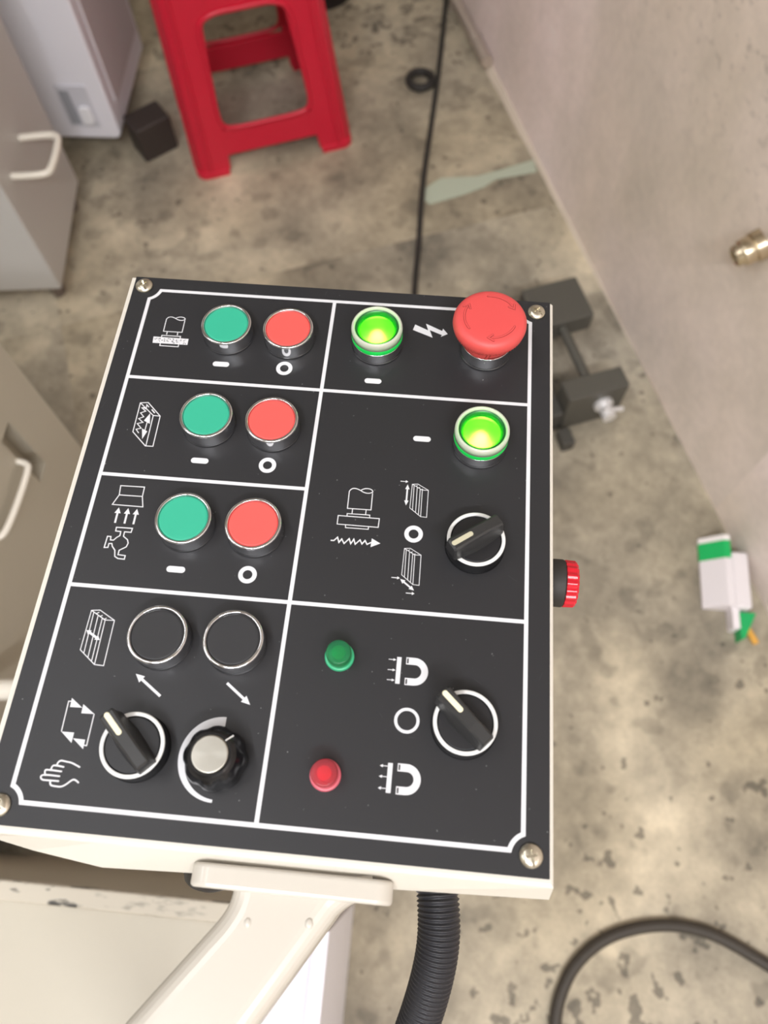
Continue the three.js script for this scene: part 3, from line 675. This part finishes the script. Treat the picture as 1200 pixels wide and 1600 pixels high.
{ // carton leaning beside the wall
  const c = thing('white_carton', 'white paper carton with a green band lying by the foot of the wall', 'carton');
  c.position.set(0.645, 0, -0.228); c.rotation.y = TURN;
  const paper = std(0xe6dfe0, 0.6), gr = std(0x12b45e, 0.55);
  const wedge = (z0, z1, e) => slab(poly([[0, 0], [0.046, 0], [0.046, 0.037 + e], [0.035, 0.037 + e], [0, 0.006 + e]]), z0, z1, 0.0012, 2).translate(-e, 0, 0);
  mesh('sloping_sleeve', wedge(-0.09, 0, 0), paper, c);
  mesh('green_band', wedge(-0.124, -0.09, 0.0002), gr, c, 'green band');
  mesh('white_tip', wedge(-0.135, -0.124, 0), std(0xf2ece8, 0.6), c);
  mesh('wide_sleeve', box(0.03, 0.039, 0.106, 0.005).translate(0.0605, 0.0195, -0.049), paper, c);
}
{
  const c = thing('small_packet', 'small white and green packet on the floor in front of the white carton', 'packet');
  c.position.set(0.687, 0, -0.185); c.rotation.y = TURN;
  mesh('white_side', box(0.013, 0.03, 0.05, 0.002).translate(-0.0065, 0.015, -0.01), std(0xebe4e6, 0.6), c);
  const s = poly([[0, 16], [0, -34], [8, -30], [30, 16]]);
  mesh('green_side', mm(slab(s, 0, 28, 1, 1).rotateX(-Math.PI / 2)), std(0x14a85c, 0.55), c, 'green wedge-shaped side');
}
{
  const c = thing('wooden_stick', 'short yellow stick on the floor beside the small packet', 'stick');
  c.position.set(0.705, 0, -0.162); c.rotation.y = 0.1;
  mesh('stick', box(0.011, 0.009, 0.042, 0.003).translate(0, 0.0045, 0), std(0xe0a648, 0.6), c);
}
// ---------------------------------------------------------------- on the wall
{
  const b = thing('brass_fitting', 'brass hose coupling sticking out of the right wall at the picture edge', 'pipe fitting');
  b.position.set(0.755, 0.478, -0.63); b.rotation.z = 0.4;
  const brass = std(0xd6c8ae, 0.25, 1), z = (g) => g.rotateZ(Math.PI / 2);
  mesh('nut', z(new THREE.CylinderGeometry(0.026, 0.026, 0.014, 6).translate(0, 0.01, 0)), brass, b);
  mesh('sleeve', z(new THREE.LatheGeometry([[0, 0.012], [0.017, 0.012], [0.0175, 0.018], [0.0205, 0.02], [0.0205, 0.032], [0.019, 0.034], [0.0165, 0.0345], [0.016, 0.041], [0.0115, 0.0425], [0.011, 0.036], [0, 0.036]].map((p) => V2(p[0], 0.006 + (p[1] - 0.012) * 1.35)), 36)), brass, b);
}
{
  const b = thing('wall_pipe', 'metal pipe end clamped along the foot of the right wall', 'pipe');
  const m = std(0xc9bdb2, 0.35, 0.6);
  mesh('pipe_body', new THREE.CylinderGeometry(0.0125, 0.0125, 1.1, 24).rotateX(Math.PI / 2).translate(0.737, 0.028, -2.22), m, b);
  mesh('end_sleeve', mergeGeometries([new THREE.CylinderGeometry(0.0145, 0.0145, 0.085, 24).rotateX(Math.PI / 2).translate(0.737, 0.028, -1.695), new THREE.TorusGeometry(0.0145, 0.002, 8, 24).translate(0.737, 0.028, -1.74)].map(strip)), m, b);
  mesh('clamp', box(0.03, 0.028, 0.014, 0.002).translate(0.739, 0.014, -1.9), m, b);
}
renderer.render(scene, camera);
